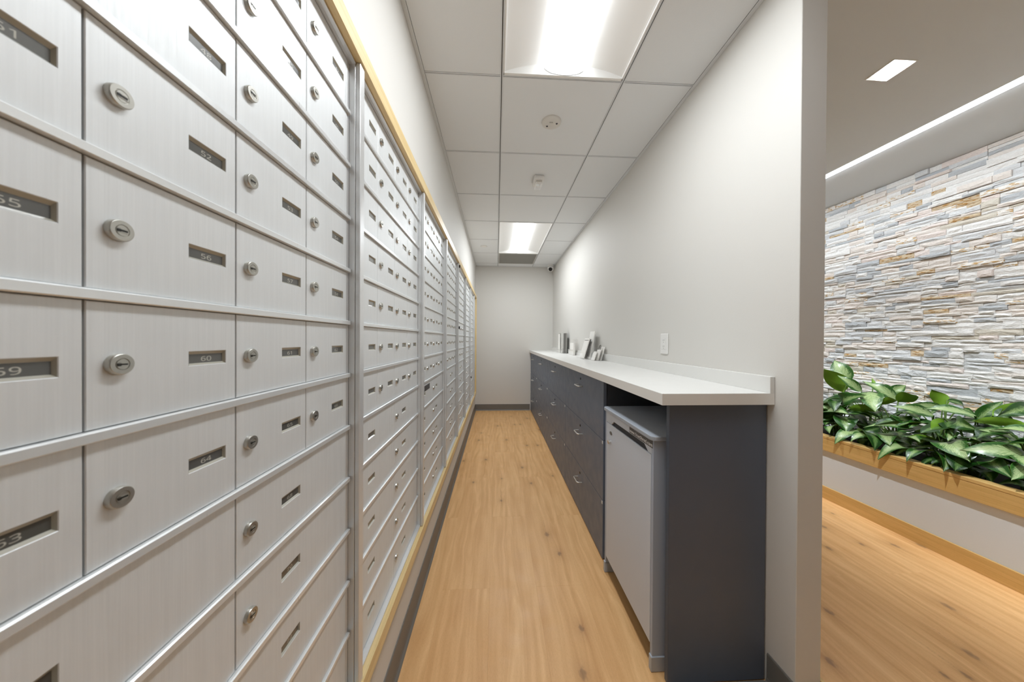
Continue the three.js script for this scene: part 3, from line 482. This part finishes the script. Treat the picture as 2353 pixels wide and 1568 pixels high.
const cabinetNames = ['charcoal three-drawer cabinet beside the grey shredding bin', 'second charcoal three-drawer cabinet from the grey shredding bin', 'third charcoal three-drawer cabinet from the grey shredding bin', 'farthest charcoal drawer cabinet under the counter, against the back wall'];
const lines = [1.031, 0.689, 0.342, 0.006];
const cabEdges = [1.69, 2.645, 3.6, 4.555, 5.366];
for (let k = 0; k < 4; k++) {
  const a = cabEdges[k], b = cabEdges[k + 1], t = thing('drawer_cabinet', cabinetNames[k], 'cabinet', [0.8, 0, (a + b) / 2], 'charcoal drawer cabinets under the counter');
  part(t, 'carcass', [B(0.637, 1.004, 0.004, 1.0345, a + 0.001, a + 0.019), B(0.637, 1.004, 0.004, 1.0345, b - 0.019, b - 0.001), B(0.66, 1.004, 0.004, 1.0345, a + 0.019, b - 0.019)], M.dark);
  for (let r = 0; r < 3; r++) {
    const y1 = lines[r] - 0.0015, y0 = lines[r + 1] + 0.0015, dc = (a + b) / 2;
    const dr = part(t, 'drawer', B(CF, CF + 0.019, y0, y1, a + (k === 0 ? 0.006 : 0.0015), b - 0.0015, 0.0008), M.charcoal);
    part(dr, 'handle', handle(dc, y1 - 0.094), M.satin, 'bent metal pull');
    part(dr, 'lock', [disc(CF + 0.0005, y1 - 0.046, dc, [[0.0085, 0], [0.0085, 0.003], [0.007, 0.0042], [0, 0.0042]], 18, '-x')], M.black);
    if (r) part(dr, 'bumper', [B(CF - 0.0022, CF + 0.0005, y1 - 0.02, y1 - 0.003, a + 0.009, a + 0.02, 0.0008)].concat(k ? [B(CF - 0.0022, CF + 0.0005, y1 - 0.02, y1 - 0.003, b - 0.02, b - 0.009, 0.0008)] : []), M.bumper, 'small white bumper');
  }
}
{ // locked shredding bin
  const d0 = 1.115, d1 = 1.62, x0 = 0.6, x1 = 0.985, t = thing('shredding_bin', 'grey locked shredding bin with a paper slot and printed web address', 'bin', [0.79, 0, 1.37]);
  const rr = (a, b, c, d, r) => { const s = new THREE.Shape(); s.moveTo(a + r, c); s.lineTo(b - r, c); s.quadraticCurveTo(b, c, b, c + r); s.lineTo(b, d - r); s.quadraticCurveTo(b, d, b - r, d); s.lineTo(a + r, d); s.quadraticCurveTo(a, d, a, d - r); s.lineTo(a, c + r); s.quadraticCurveTo(a, c, a + r, c); return s; };
  const top = new THREE.ExtrudeGeometry(rr(x0 - 0.012, x1 + 0.004, d0 - 0.012, d1 + 0.010, 0.028), { depth: 0.012, bevelEnabled: true, bevelThickness: 0.003, bevelSize: 0.003, bevelOffset: -0.003, bevelSegments: 2, curveSegments: 8 });
  top.rotateX(-Math.PI / 2); top.scale(1, 1, 1); top.translate(0, 0.8875, 0); part(t, 'lid', metreUV(top), M.binTop, 'darker grey rounded top');
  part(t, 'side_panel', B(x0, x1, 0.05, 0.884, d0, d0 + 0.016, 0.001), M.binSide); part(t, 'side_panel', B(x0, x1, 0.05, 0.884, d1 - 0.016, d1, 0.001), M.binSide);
  part(t, 'body', [B(x0 + 0.03, x1, 0.1, 0.884, d0 + 0.017, d1 - 0.017), B(x0 + 0.002, x0 + 0.029, 0.1, 0.104, d0 + 0.017, d1 - 0.017)], M.dark);
  // fascia with a scooped paper slot along its lower edge
  const f = poly([[d0 + 0.017, 0.884], [d0 + 0.017, 0.8265], [1.156, 0.8265], [1.188, 0.849], [1.505, 0.849], [1.537, 0.8265], [d1 - 0.017, 0.8265], [d1 - 0.017, 0.884]]);
  part(t, 'fascia', alongX(f, x0, x0 + 0.014, 0.0008), M.binBody);
  const door = part(t, 'door', B(x0, x0 + 0.014, 0.094, 0.8235, d0 + 0.019, d1 - 0.019, 0.0008), M.binBody);
  part(door, 'lock', disc(x0, 0.733, 1.546, [[0.0105, 0], [0.0105, 0.012], [0.009, 0.014], [0, 0.014]], 20, '-x'), M.chrome);
  const badge = new THREE.CylinderGeometry(1, 1, 1, 28); badge.rotateZ(Math.PI / 2); badge.scale(0.0016, 0.009, 0.016); badge.translate(x0 - 0.0004, 0.78, -1.541); part(door, 'badge', badge, M.gridSlot, 'small oval badge');
  part(t, 'slot', B(x0 + 0.006, x0 + 0.03, 0.822, 0.852, 1.15, 1.545), M.dark);
  const lab = canvasTex(1024, 192, (c) => { c.fillStyle = '#55575b'; c.fillRect(0, 0, 1024, 192); c.fillStyle = '#eef0f2'; c.font = 'bold 104px sans-serif'; c.textAlign = 'center'; c.textBaseline = 'middle'; c.save(); c.translate(512, 128); const w = c.measureText('www.TrueShred.com').width; c.scale(1000 / w, 1.05); c.fillText('www.TrueShred.com', 0, 0); c.restore(); c.fillStyle = '#a4a7ab'; c.font = '36px sans-serif'; c.fillText('For Service Call', 330, 46); });
  const lg = new THREE.PlaneGeometry(0.203, 0.031); const lb = mergeGeometries([lg.toNonIndexed()]); lb.rotateY(-Math.PI / 2); lb.translate(x0 - 0.0007, 0.8673, -1.2215);
  part(t, 'label', lb, S({ map: lab, roughness: 0.5 }), 'dark printed label with a web address');
  for (const a of [d0 - 0.004, d1 - 0.016]) part(t, 'foot', B(x0 - 0.005, x1, 0.0005, 0.058, a, a + 0.02, 0.002), M.binFoot);
}
{ // duplex outlet
  const dc = 1.758, y = 1.246, t = thing('wall_outlet', 'white duplex power outlet on the wall above the counter', 'outlet', [XR, y, dc]);
  part(t, 'cover_plate', B(XR - 0.007, XR - 0.0002, y - 0.061, y + 0.061, dc - 0.039, dc + 0.039, 0.003), M.plastic);
  part(t, 'receptacle', B(XR - 0.0085, XR - 0.0065, y - 0.034, y + 0.034, dc - 0.017, dc + 0.017, 0.0008), M.plastic);
  for (const s of [-1, 1]) part(t, 'socket', [B(XR - 0.0088, XR - 0.0084, y + s * 0.018, y + s * 0.018 + 0.008, dc - 0.0075, dc - 0.0055), B(XR - 0.0088, XR - 0.0084, y + s * 0.018, y + s * 0.018 + 0.007, dc + 0.0055, dc + 0.0075), B(XR - 0.0088, XR - 0.0084, y + s * 0.018 - 0.010, y + s * 0.018 - 0.006, dc - 0.002, dc + 0.002)], M.gridSlot);
}

// ---------------------------------------------------------------- things on the counter
const A = (x0, x1, y0, y1, d0, d1) => B(x0, x1, y0, y1, d0, d1, 0.0006);
{ // clear bin with booklets, at the far end
  const y = CT, t = thing('acrylic_box', 'low clear acrylic box at the far end of the counter', 'acrylic holder', [0.95, y, 4.5]);
  part(t, 'walls', [A(0.9, 0.903, y, y + 0.055, 4.1, 4.9), A(0.985, 0.988, y, y + 0.09, 4.1, 4.9), A(0.903, 0.985, y, y + 0.055, 4.1, 4.103), A(0.903, 0.985, y, y + 0.055, 4.897, 4.9), A(0.903, 0.985, y, y + 0.003, 4.103, 4.897)], M.acrylic);
  const b = thing('booklet', 'dark grey booklet standing upright in the clear acrylic box', 'booklet', [0.97, y + 0.003, 4.3]); part(b, 'cover', B(0.957, 0.961, y + 0.0035, y + 0.282, 4.12, 4.26, 0.0005), M.gridSlot); part(b, 'pages', B(0.961, 0.972, y + 0.0045, y + 0.28, 4.122, 4.258), M.vent); part(b, 'back_cover', B(0.972, 0.975, y + 0.0035, y + 0.282, 4.12, 4.26, 0.0005), M.black);
  const e = thing('envelope_stack', 'small stack of grey envelopes leaning by the dark booklet', 'envelopes', [0.925, y + 0.003, 4.35]); part(e, 'envelope', [B(0.915, 0.9165, y + 0.0035, y + 0.275, 4.3, 4.42), B(0.922, 0.9235, y + 0.0035, y + 0.25, 4.3, 4.42)], M.paper); part(e, 'grey_envelope', B(0.930, 0.936, y + 0.0035, y + 0.285, 4.33, 4.45), M.vent);
  const c = thing('acrylic_stand', 'tall clear acrylic stand with white slips behind the leaflet rack', 'acrylic holder', [0.95, y, 3.75]);
  part(c, 'walls', [A(0.985, 0.988, y, y + 0.2, 3.62, 3.86), A(0.93, 0.933, y, y + 0.07, 3.62, 3.86), A(0.933, 0.985, y, y + 0.12, 3.62, 3.623), A(0.933, 0.985, y, y + 0.12, 3.857, 3.86), A(0.933, 0.985, y, y + 0.003, 3.623, 3.857)], M.acrylic);
  const s = thing('slip_stack', 'white paper slips in the tall clear acrylic stand', 'papers', [0.955, y + 0.003, 3.75]); part(s, 'slips', B(0.945, 0.965, y + 0.0035, y + 0.15, 3.65, 3.82, 0.001), M.paper);
}
{ // two-tier leaflet rack
  const y = CT, d0 = 2.91, d1 = 3.14, t = thing('leaflet_rack', 'clear acrylic two-tier leaflet rack leaning against the wall', 'acrylic holder', [0.92, y, 3.02]);
  const sl = (x, yy, h, k) => alongDepth([[x, yy], [x + 0.003, yy], [x + 0.003 + h * k, yy + h], [x + h * k, yy + h]], d0, d1);
  part(t, 'base', A(0.845, 0.988, y, y + 0.003, d0, d1), M.acrylic); part(t, 'front_lip', sl(0.846, y + 0.003, 0.055, -0.05), M.acrylic); part(t, 'middle_sheet', sl(0.9, y + 0.003, 0.12, 0.34), M.acrylic); part(t, 'back_sheet', sl(0.94, y + 0.003, 0.11, 0.34), M.acrylic);
  const side = poly([[0, 0], [0.14, 0], [0.142, 0.12], [0.09, 0.15], [0.0, 0.055]]);
  for (const d of [d0 - 0.0035, d1 + 0.0005]) { const g = new THREE.ExtrudeGeometry(side, { depth: 0.003, bevelEnabled: false }); g.translate(0.846, y, -d - 0.003); part(t, 'side', metreUV(g), M.acrylic); }
  const leaf = (name, label, x, yy, h, k, a, b, th, mt) => { const L = thing(name, label, 'leaflet', [x, yy, (a + b) / 2]); part(L, 'sheets', alongDepth([[x, yy], [x + th, yy], [x + th + h * k, yy + h], [x + h * k, yy + h]], a, b), mt); return L; };
  const f = leaf('leaflet', 'white leaflets in the front pocket of the acrylic rack', 0.858, y + 0.006, 0.2, 0.3, d0 + 0.02, d0 + 0.17, 0.009, M.paper); part(f, 'printed_line', alongDepth([[0.9108, y + 0.184], [0.9114, y + 0.1838], [0.913, y + 0.1895], [0.9124, y + 0.1897]], d0 + 0.03, d0 + 0.16), M.gridSlot);
  leaf('leaflet', 'dark pamphlets behind the front leaflets of the acrylic rack', 0.876, y + 0.006, 0.19, 0.3, d0 + 0.03, d0 + 0.19, 0.006, M.gridSlot);
  leaf('leaflet', 'white leaflets standing tallest at the back of the acrylic rack', 0.912, y + 0.006, 0.27, 0.22, d0 + 0.02, d0 + 0.16, 0.01, M.paper);
  leaf('leaflet', 'grey pamphlets in the back pocket of the acrylic rack', 0.926, y + 0.006, 0.225, 0.2, d0 + 0.05, d0 + 0.2, 0.006, M.vent);
}
{ // card tray
  const y = CT, d0 = 2.69, d1 = 2.87, t = thing('card_holder', 'small clear acrylic card holder in front of the leaflet rack', 'acrylic holder', [0.93, y, 2.78]);
  part(t, 'tray', [A(0.88, 0.985, y, y + 0.003, d0, d1), A(0.88, 0.883, y + 0.003, y + 0.03, d0, d1), A(0.982, 0.985, y + 0.003, y + 0.05, d0, d1), A(0.883, 0.982, y + 0.003, y + 0.035, d0, d0 + 0.003), A(0.883, 0.982, y + 0.003, y + 0.035, d1 - 0.003, d1)], M.acrylic);
  const r = rng(9); const where = ['frontmost', 'second', 'third', 'fourth', 'rearmost'];
  for (let k = 0; k < 5; k++) { const x = 0.889 + k * 0.017 + r() * 0.004, h = 0.05 + 0.013 * k + r() * 0.025, a = d0 + 0.006 + r() * 0.075, c = thing('card_stack', `white business cards in the acrylic card holder, ${where[k]} stack`, 'cards', [x, y + 0.003, a + 0.04], 'cards in the acrylic holder'); part(c, 'cards', alongDepth([[x, y + 0.0035], [x + 0.005, y + 0.0035], [x + 0.005 + h * 0.28, y + h], [x + h * 0.28, y + h]], a, a + 0.085), M.paper);
    if (k === 1) part(c, 'printed_stripe', alongDepth([[x + h * 0.182 - 0.0006, y + h * 0.65], [x + h * 0.182 + 0.0005, y + h * 0.65], [x + h * 0.224 + 0.0005, y + h * 0.8], [x + h * 0.224 - 0.0006, y + h * 0.8]], a + 0.01, a + 0.06), S({ color: 0x8a5850, roughness: 0.6 }), 'red printed stripe'); }
  const l = thing('wire_loop', 'dark wire loop standing among the white business cards', 'wire loop', [0.97, y + 0.02, 2.78]); part(l, 'loop', rod([[0.955, y + 0.04, 2.80], [0.968, y + 0.1, 2.80], [0.975, y + 0.135, 2.795], [0.978, y + 0.142, 2.78], [0.975, y + 0.135, 2.765], [0.97, y + 0.1, 2.762], [0.958, y + 0.04, 2.762]], 0.0032, 30, 7), M.gridSlot);
}

// ---------------------------------------------------------------- planter and plants in the lobby
{
  const t = thing('planter', 'long low planter with a white front and a maple cap below the stone wall', 'planter', [2.9, 0, 2], undefined), a = -1.2, b = 4.6;
  part(t, 'front_wall', B(2.66, 2.69, 0, 0.392, a, b, 0.001), M.lobbyPaint);
  part(t, 'fascia', woodUV(B(2.641, 2.692, 0.389, 0.4855, a, b, 0.0012)), M.planterWood);
  part(t, 'cap', woodUV(B(2.6395, 2.703, 0.4862, 0.506, a, b, 0.0015)), M.planterWood);
  part(t, 'base_board', woodUV(B(2.647, 2.66, 0, 0.097, a, b, 0.001)), M.planterWood);
  part(t, 'liner', [B(2.692, 2.70, 0.1, 0.48, a, b), B(2.7, XS + 0.003, 0.1, 0.12, a, b)], M.dark);
  const soil = new THREE.PlaneGeometry(0.53, b - a, 16, 120); soil.rotateX(-Math.PI / 2); const p = soil.attributes.position; for (let i = 0; i < p.count; i++) p.setY(i, 0.016 * fbm(p.getX(i) * 22, p.getZ(i) * 22, 3)); soil.translate(2.965, 0.43, -(a + b) / 2); soil.computeVertexNormals(); part(t, 'soil', soil, M.soil);
}
// a leaf: closed blade with a folded midrib, a drooping tip and wavy edges; [top, underside]
function leafBlade(base, tip, width, normal, kind, r) {
  const L = tip.clone().sub(base), len = L.length(), ax = L.clone().normalize(), nz = normal.clone().sub(ax.clone().multiplyScalar(normal.dot(ax))).normalize(), wx = ax.clone().cross(nz).normalize();
  const N = 12, K = 6, fold = 0.12 + r() * 0.22, over = tip.y < 0.53, bow = len * (over ? 0.2 : 0.08 + 0.1 * r()), ph = r() * 6, wav = 0.03 + r() * 0.05;
  const prof = (t) => Math.pow(Math.sin(Math.PI * Math.pow(t, 0.72)), 0.85) * (t > 0.8 ? mix(1, 0.75, (t - 0.8) / 0.2) : 1);
  const pt = (i, j, lift) => { const t = i / N, u = (j / K) * 2 - 1, w = width * 0.5 * Math.max(0.004, prof(t)), a = Math.abs(u);
    return base.clone().addScaledVector(ax, len * t).addScaledVector(wx, u * w * Math.cos(fold * a)).addScaledVector(nz, bow * Math.sin(Math.PI * (over ? Math.pow(t, 1.25) : t)) + w * a * fold + width * wav * a * a * Math.sin(t * 9 + ph + (u > 0 ? 2 : 0)) + lift); };
  const sheet = (lift, flip) => { const pos = [], uv = []; for (let i = 0; i < N; i++) for (let j = 0; j < K; j++) { const q = [[i, j], [i, j + 1], [i + 1, j + 1], [i, j], [i + 1, j + 1], [i + 1, j]]; if (flip) q.reverse(); for (const [a, b] of q) { const v = pt(a, b, lift); pos.push(v.x, v.y, v.z); uv.push(b / K, a / N); } } const g = new THREE.BufferGeometry(); g.setAttribute('position', new THREE.Float32BufferAttribute(pos, 3)); g.setAttribute('uv', new THREE.Float32BufferAttribute(uv, 2)); return g; };
  const smooth = (g, s) => { const p = g.attributes.position, m = new Map(), key = (i) => `${p.getX(i).toFixed(5)},${p.getY(i).toFixed(5)},${p.getZ(i).toFixed(5)}`; g.computeVertexNormals(); const n = g.attributes.normal; for (let i = 0; i < p.count; i++) { const k = key(i); if (!m.has(k)) m.set(k, new THREE.Vector3()); m.get(k).add(new THREE.Vector3().fromBufferAttribute(n, i)); } for (let i = 0; i < p.count; i++) { const v = m.get(key(i)).clone().normalize(); n.setXYZ(i, v.x, v.y, v.z); } return g; };
  const probe = sheet(0, false); probe.computeVertexNormals(); const flip = new THREE.Vector3().fromBufferAttribute(probe.attributes.normal, 3 * N * K).dot(nz) < 0;
  const up = smooth(sheet(0.0004, flip)), dn = smooth(sheet(-0.0004, !flip)), g = merge([up, dn]); g.addGroup(0, up.attributes.position.count, 0); g.addGroup(up.attributes.position.count, dn.attributes.position.count, 1); return g;
}
{
  const leaves = [
  [2780,621,1433,2620,564,1395,73,-19,86,-48,'b'], [2800,676,1440,2620,655,1568,89,-52,57,-64,'b'], [2800,667,1464,2640,640,1354,78,-25,96,12,'s'],
  [2850,823,1471,2700,819,1572,54,53,28,80,'g'], [2860,730,1506,2700,775,1554,69,-5,63,-78,'b'], [3000,905,1538,2850,850,1564,80,-32,50,-81,'m'],
  [2820,592,1576,2660,562,1409,94,-54,75,38,'m'], [2950,843,1611,2900,825,1535,64,-76,52,38,'d'], [2920,834,1622,3000,925,1558,41,58,7,82,'g'],
  [2800,687,1655,2680,713,1525,72,-12,95,30,'m'], [2800,593,1658,2605,533,1575,131,-14,93,-35,'d'], [2900,816,1668,2740,835,1795,82,-24,87,-43,'b'],
  [2900,795,1672,3000,917,1631,70,-71,38,-60,'m'], [2800,721,1699,2700,672,1660,50,-32,90,-29,'s'], [2840,770,1715,2720,767,1559,91,-73,41,55,'m'],
  [2820,644,1724,2640,599,1543,150,-50,82,29,'b'], [2780,788,1726,2700,718,1730,50,31,-30,91,'g'], [2800,572,1753,2605,507,1619,98,1,89,-45,'m'],
  [2780,581,1765,2680,561,1678,54,2,97,-25,'m'], [2800,639,1768,2680,643,1837,44,49,25,84,'g'], [2800,572,1770,2605,500,1776,83,-34,93,9,'m'],
  [3000,829,1784,2950,797,1688,58,-81,54,24,'s'], [2850,687,1833,2680,640,2061,115,-36,93,-8,'b'], [2880,781,1835,2720,823,1931,76,-33,53,-78,'s'],
  [2820,567,1851,2605,461,1920,100,-45,90,-1,'s'], [3000,879,1851,3100,831,1834,50,13,56,-82,'m'], [3000,823,1871,2900,837,1950,56,-61,9,-79,'s'],
  [3020,828,1881,3000,941,1926,86,98,11,16,'g'], [2760,628,1891,2660,636,1751,69,-15,98,16,'b'], [2820,576,1967,2700,588,1818,77,-23,94,25,'m'],
  [2820,602,2033,2670,560,1904,109,-29,96,3,'s'], [2950,821,2060,2900,898,1931,90,69,70,15,'g'], [2840,629,2080,2720,586,2115,54,-39,40,-83,'d'],
  [2800,571,2082,2605,523,2081,80,-24,96,-15,'s'], [3000,826,2095,2900,952,2237,86,-50,45,-74,'s'], [2880,791,2124,2820,851,1975,51,76,65,-4,'g'],
  [2880,721,2136,2740,748,2208,80,48,35,80,'g'], [3050,877,2156,3100,902,2273,73,-86,44,28,'s'], [2800,572,2163,2605,511,1939,121,13,92,-37,'d'],
  [3020,868,2164,3100,938,2122,71,-63,30,-71,'s'], [2820,577,2182,2605,472,2184,96,-43,88,-22,'s'], [2920,874,2206,2780,748,2066,130,-52,82,-22,'s'],
  [3040,919,2275,3080,968,2316,24,80,-60,-7,'g'], [2820,658,2287,2700,560,2185,140,-42,85,-31,'m'], [2800,572,2320,2605,546,2220,88,-33,84,43,'s'],
  [3000,853,2321,2900,979,2417,75,-49,25,-84,'s'], [2880,647,2364,2800,712,2449,98,-69,10,-72,'s'], [2920,715,2389,2800,862,2132,128,-88,9,46,'m'],
  [2860,683,2409,2740,561,2377,124,-46,62,-64,'d'], [3000,917,2420,3020,1098,2540,137,-79,40,-47,'s'], [2980,828,2439,2850,1025,2480,151,80,44,41,'g'],
  [2850,615,2492,2720,703,2180,140,-37,84,39,'b']
  ];
  const homes = [[2.86, 1.3], [2.93, 1.5], [2.9, 1.68], [2.95, 1.86], [2.92, 2.06], [2.95, 2.24], [2.93, 2.44], [2.95, 2.66]];
  const where = ['rightmost by the frame edge', 'second from the right frame edge', 'third from right, silver leaf over the cap', 'fourth from the right, midway along the cap', 'fourth from the left, below the tallest right-hand leaf', 'third from the left, with a leaf facing forward', 'second from the left, with one tall upright leaf', 'leftmost, partly hidden by the wall end'];
  const plants = homes.map(([x, d], k) => ({ t: thing('leafy_plant', `silver-leaved plant in the planter, ${where[k]}`, 'plant', [x, 0.43, d], 'silver-leaved plants in the planter'), x, d, r: rng(300 + k) }));
  const grow = (p, base, tip, w, n, kind) => {
    const r = p.r, L = part(p.t, 'leaf', leafBlade(base, tip, w, n, kind, r), [leafTop[kind], M.under]);
    const root = [p.x + (r() - 0.5) * 0.07, 0.425, p.d + (r() - 0.5) * 0.07], b = [base.x, base.y, -base.z];
    part(p.t, 'stem', rod([root, [mix(root[0], b[0], 0.25), mix(root[1], b[1], 0.6), mix(root[2], b[2], 0.25)], [mix(root[0], b[0], 0.75), Math.max(b[1] - 0.01, 0.45), mix(root[2], b[2], 0.75)], b], 0.0035, 8, 5), M.stem);
  };
  for (const [bx, by, bd, tx, ty, td, w, nx, ny, nd, kind] of leaves) {
    const p = plants.reduce((a, q) => (Math.hypot(q.d - bd / 1000, (q.x - bx / 1000) * 0.5) < Math.hypot(a.d - bd / 1000, (a.x - bx / 1000) * 0.5) ? q : a));
    grow(p, new THREE.Vector3(bx / 1000, by / 1000, -bd / 1000), new THREE.Vector3(tx / 1000, ty / 1000, -td / 1000), w / 1000, new THREE.Vector3(nx, ny, -nd).normalize(), kind);
  }
  // lower and inner leaves that fill each plant
  plants.forEach((p, k) => { for (let i = 0; i < 17; i++) {
    const r = p.r, a = r() * Math.PI * 2, h = i < 9 ? 0.5 + r() * 0.2 : 0.62 + r() * 0.16, out = 0.05 + r() * 0.07, dir = new THREE.Vector3(Math.cos(a) * 0.8 - 0.25, 0, -Math.sin(a)).normalize(), base = new THREE.Vector3(p.x, h, -p.d).addScaledVector(dir, out);
    const tip = base.clone().addScaledVector(dir, 0.13 + r() * 0.07); tip.y += 0.02 - r() * 0.1; tip.x = Math.min(tip.x, 3.17); base.x = Math.min(base.x, 3.12);
    grow(p, base, tip, 0.07 + r() * 0.04, new THREE.Vector3(dir.x * 0.3 - 0.2, 1, dir.z * 0.3).normalize(), ['d', 'm', 'd', 's'][Math.floor(r() * 4)]);
  } });
}

renderer.render(scene, camera);
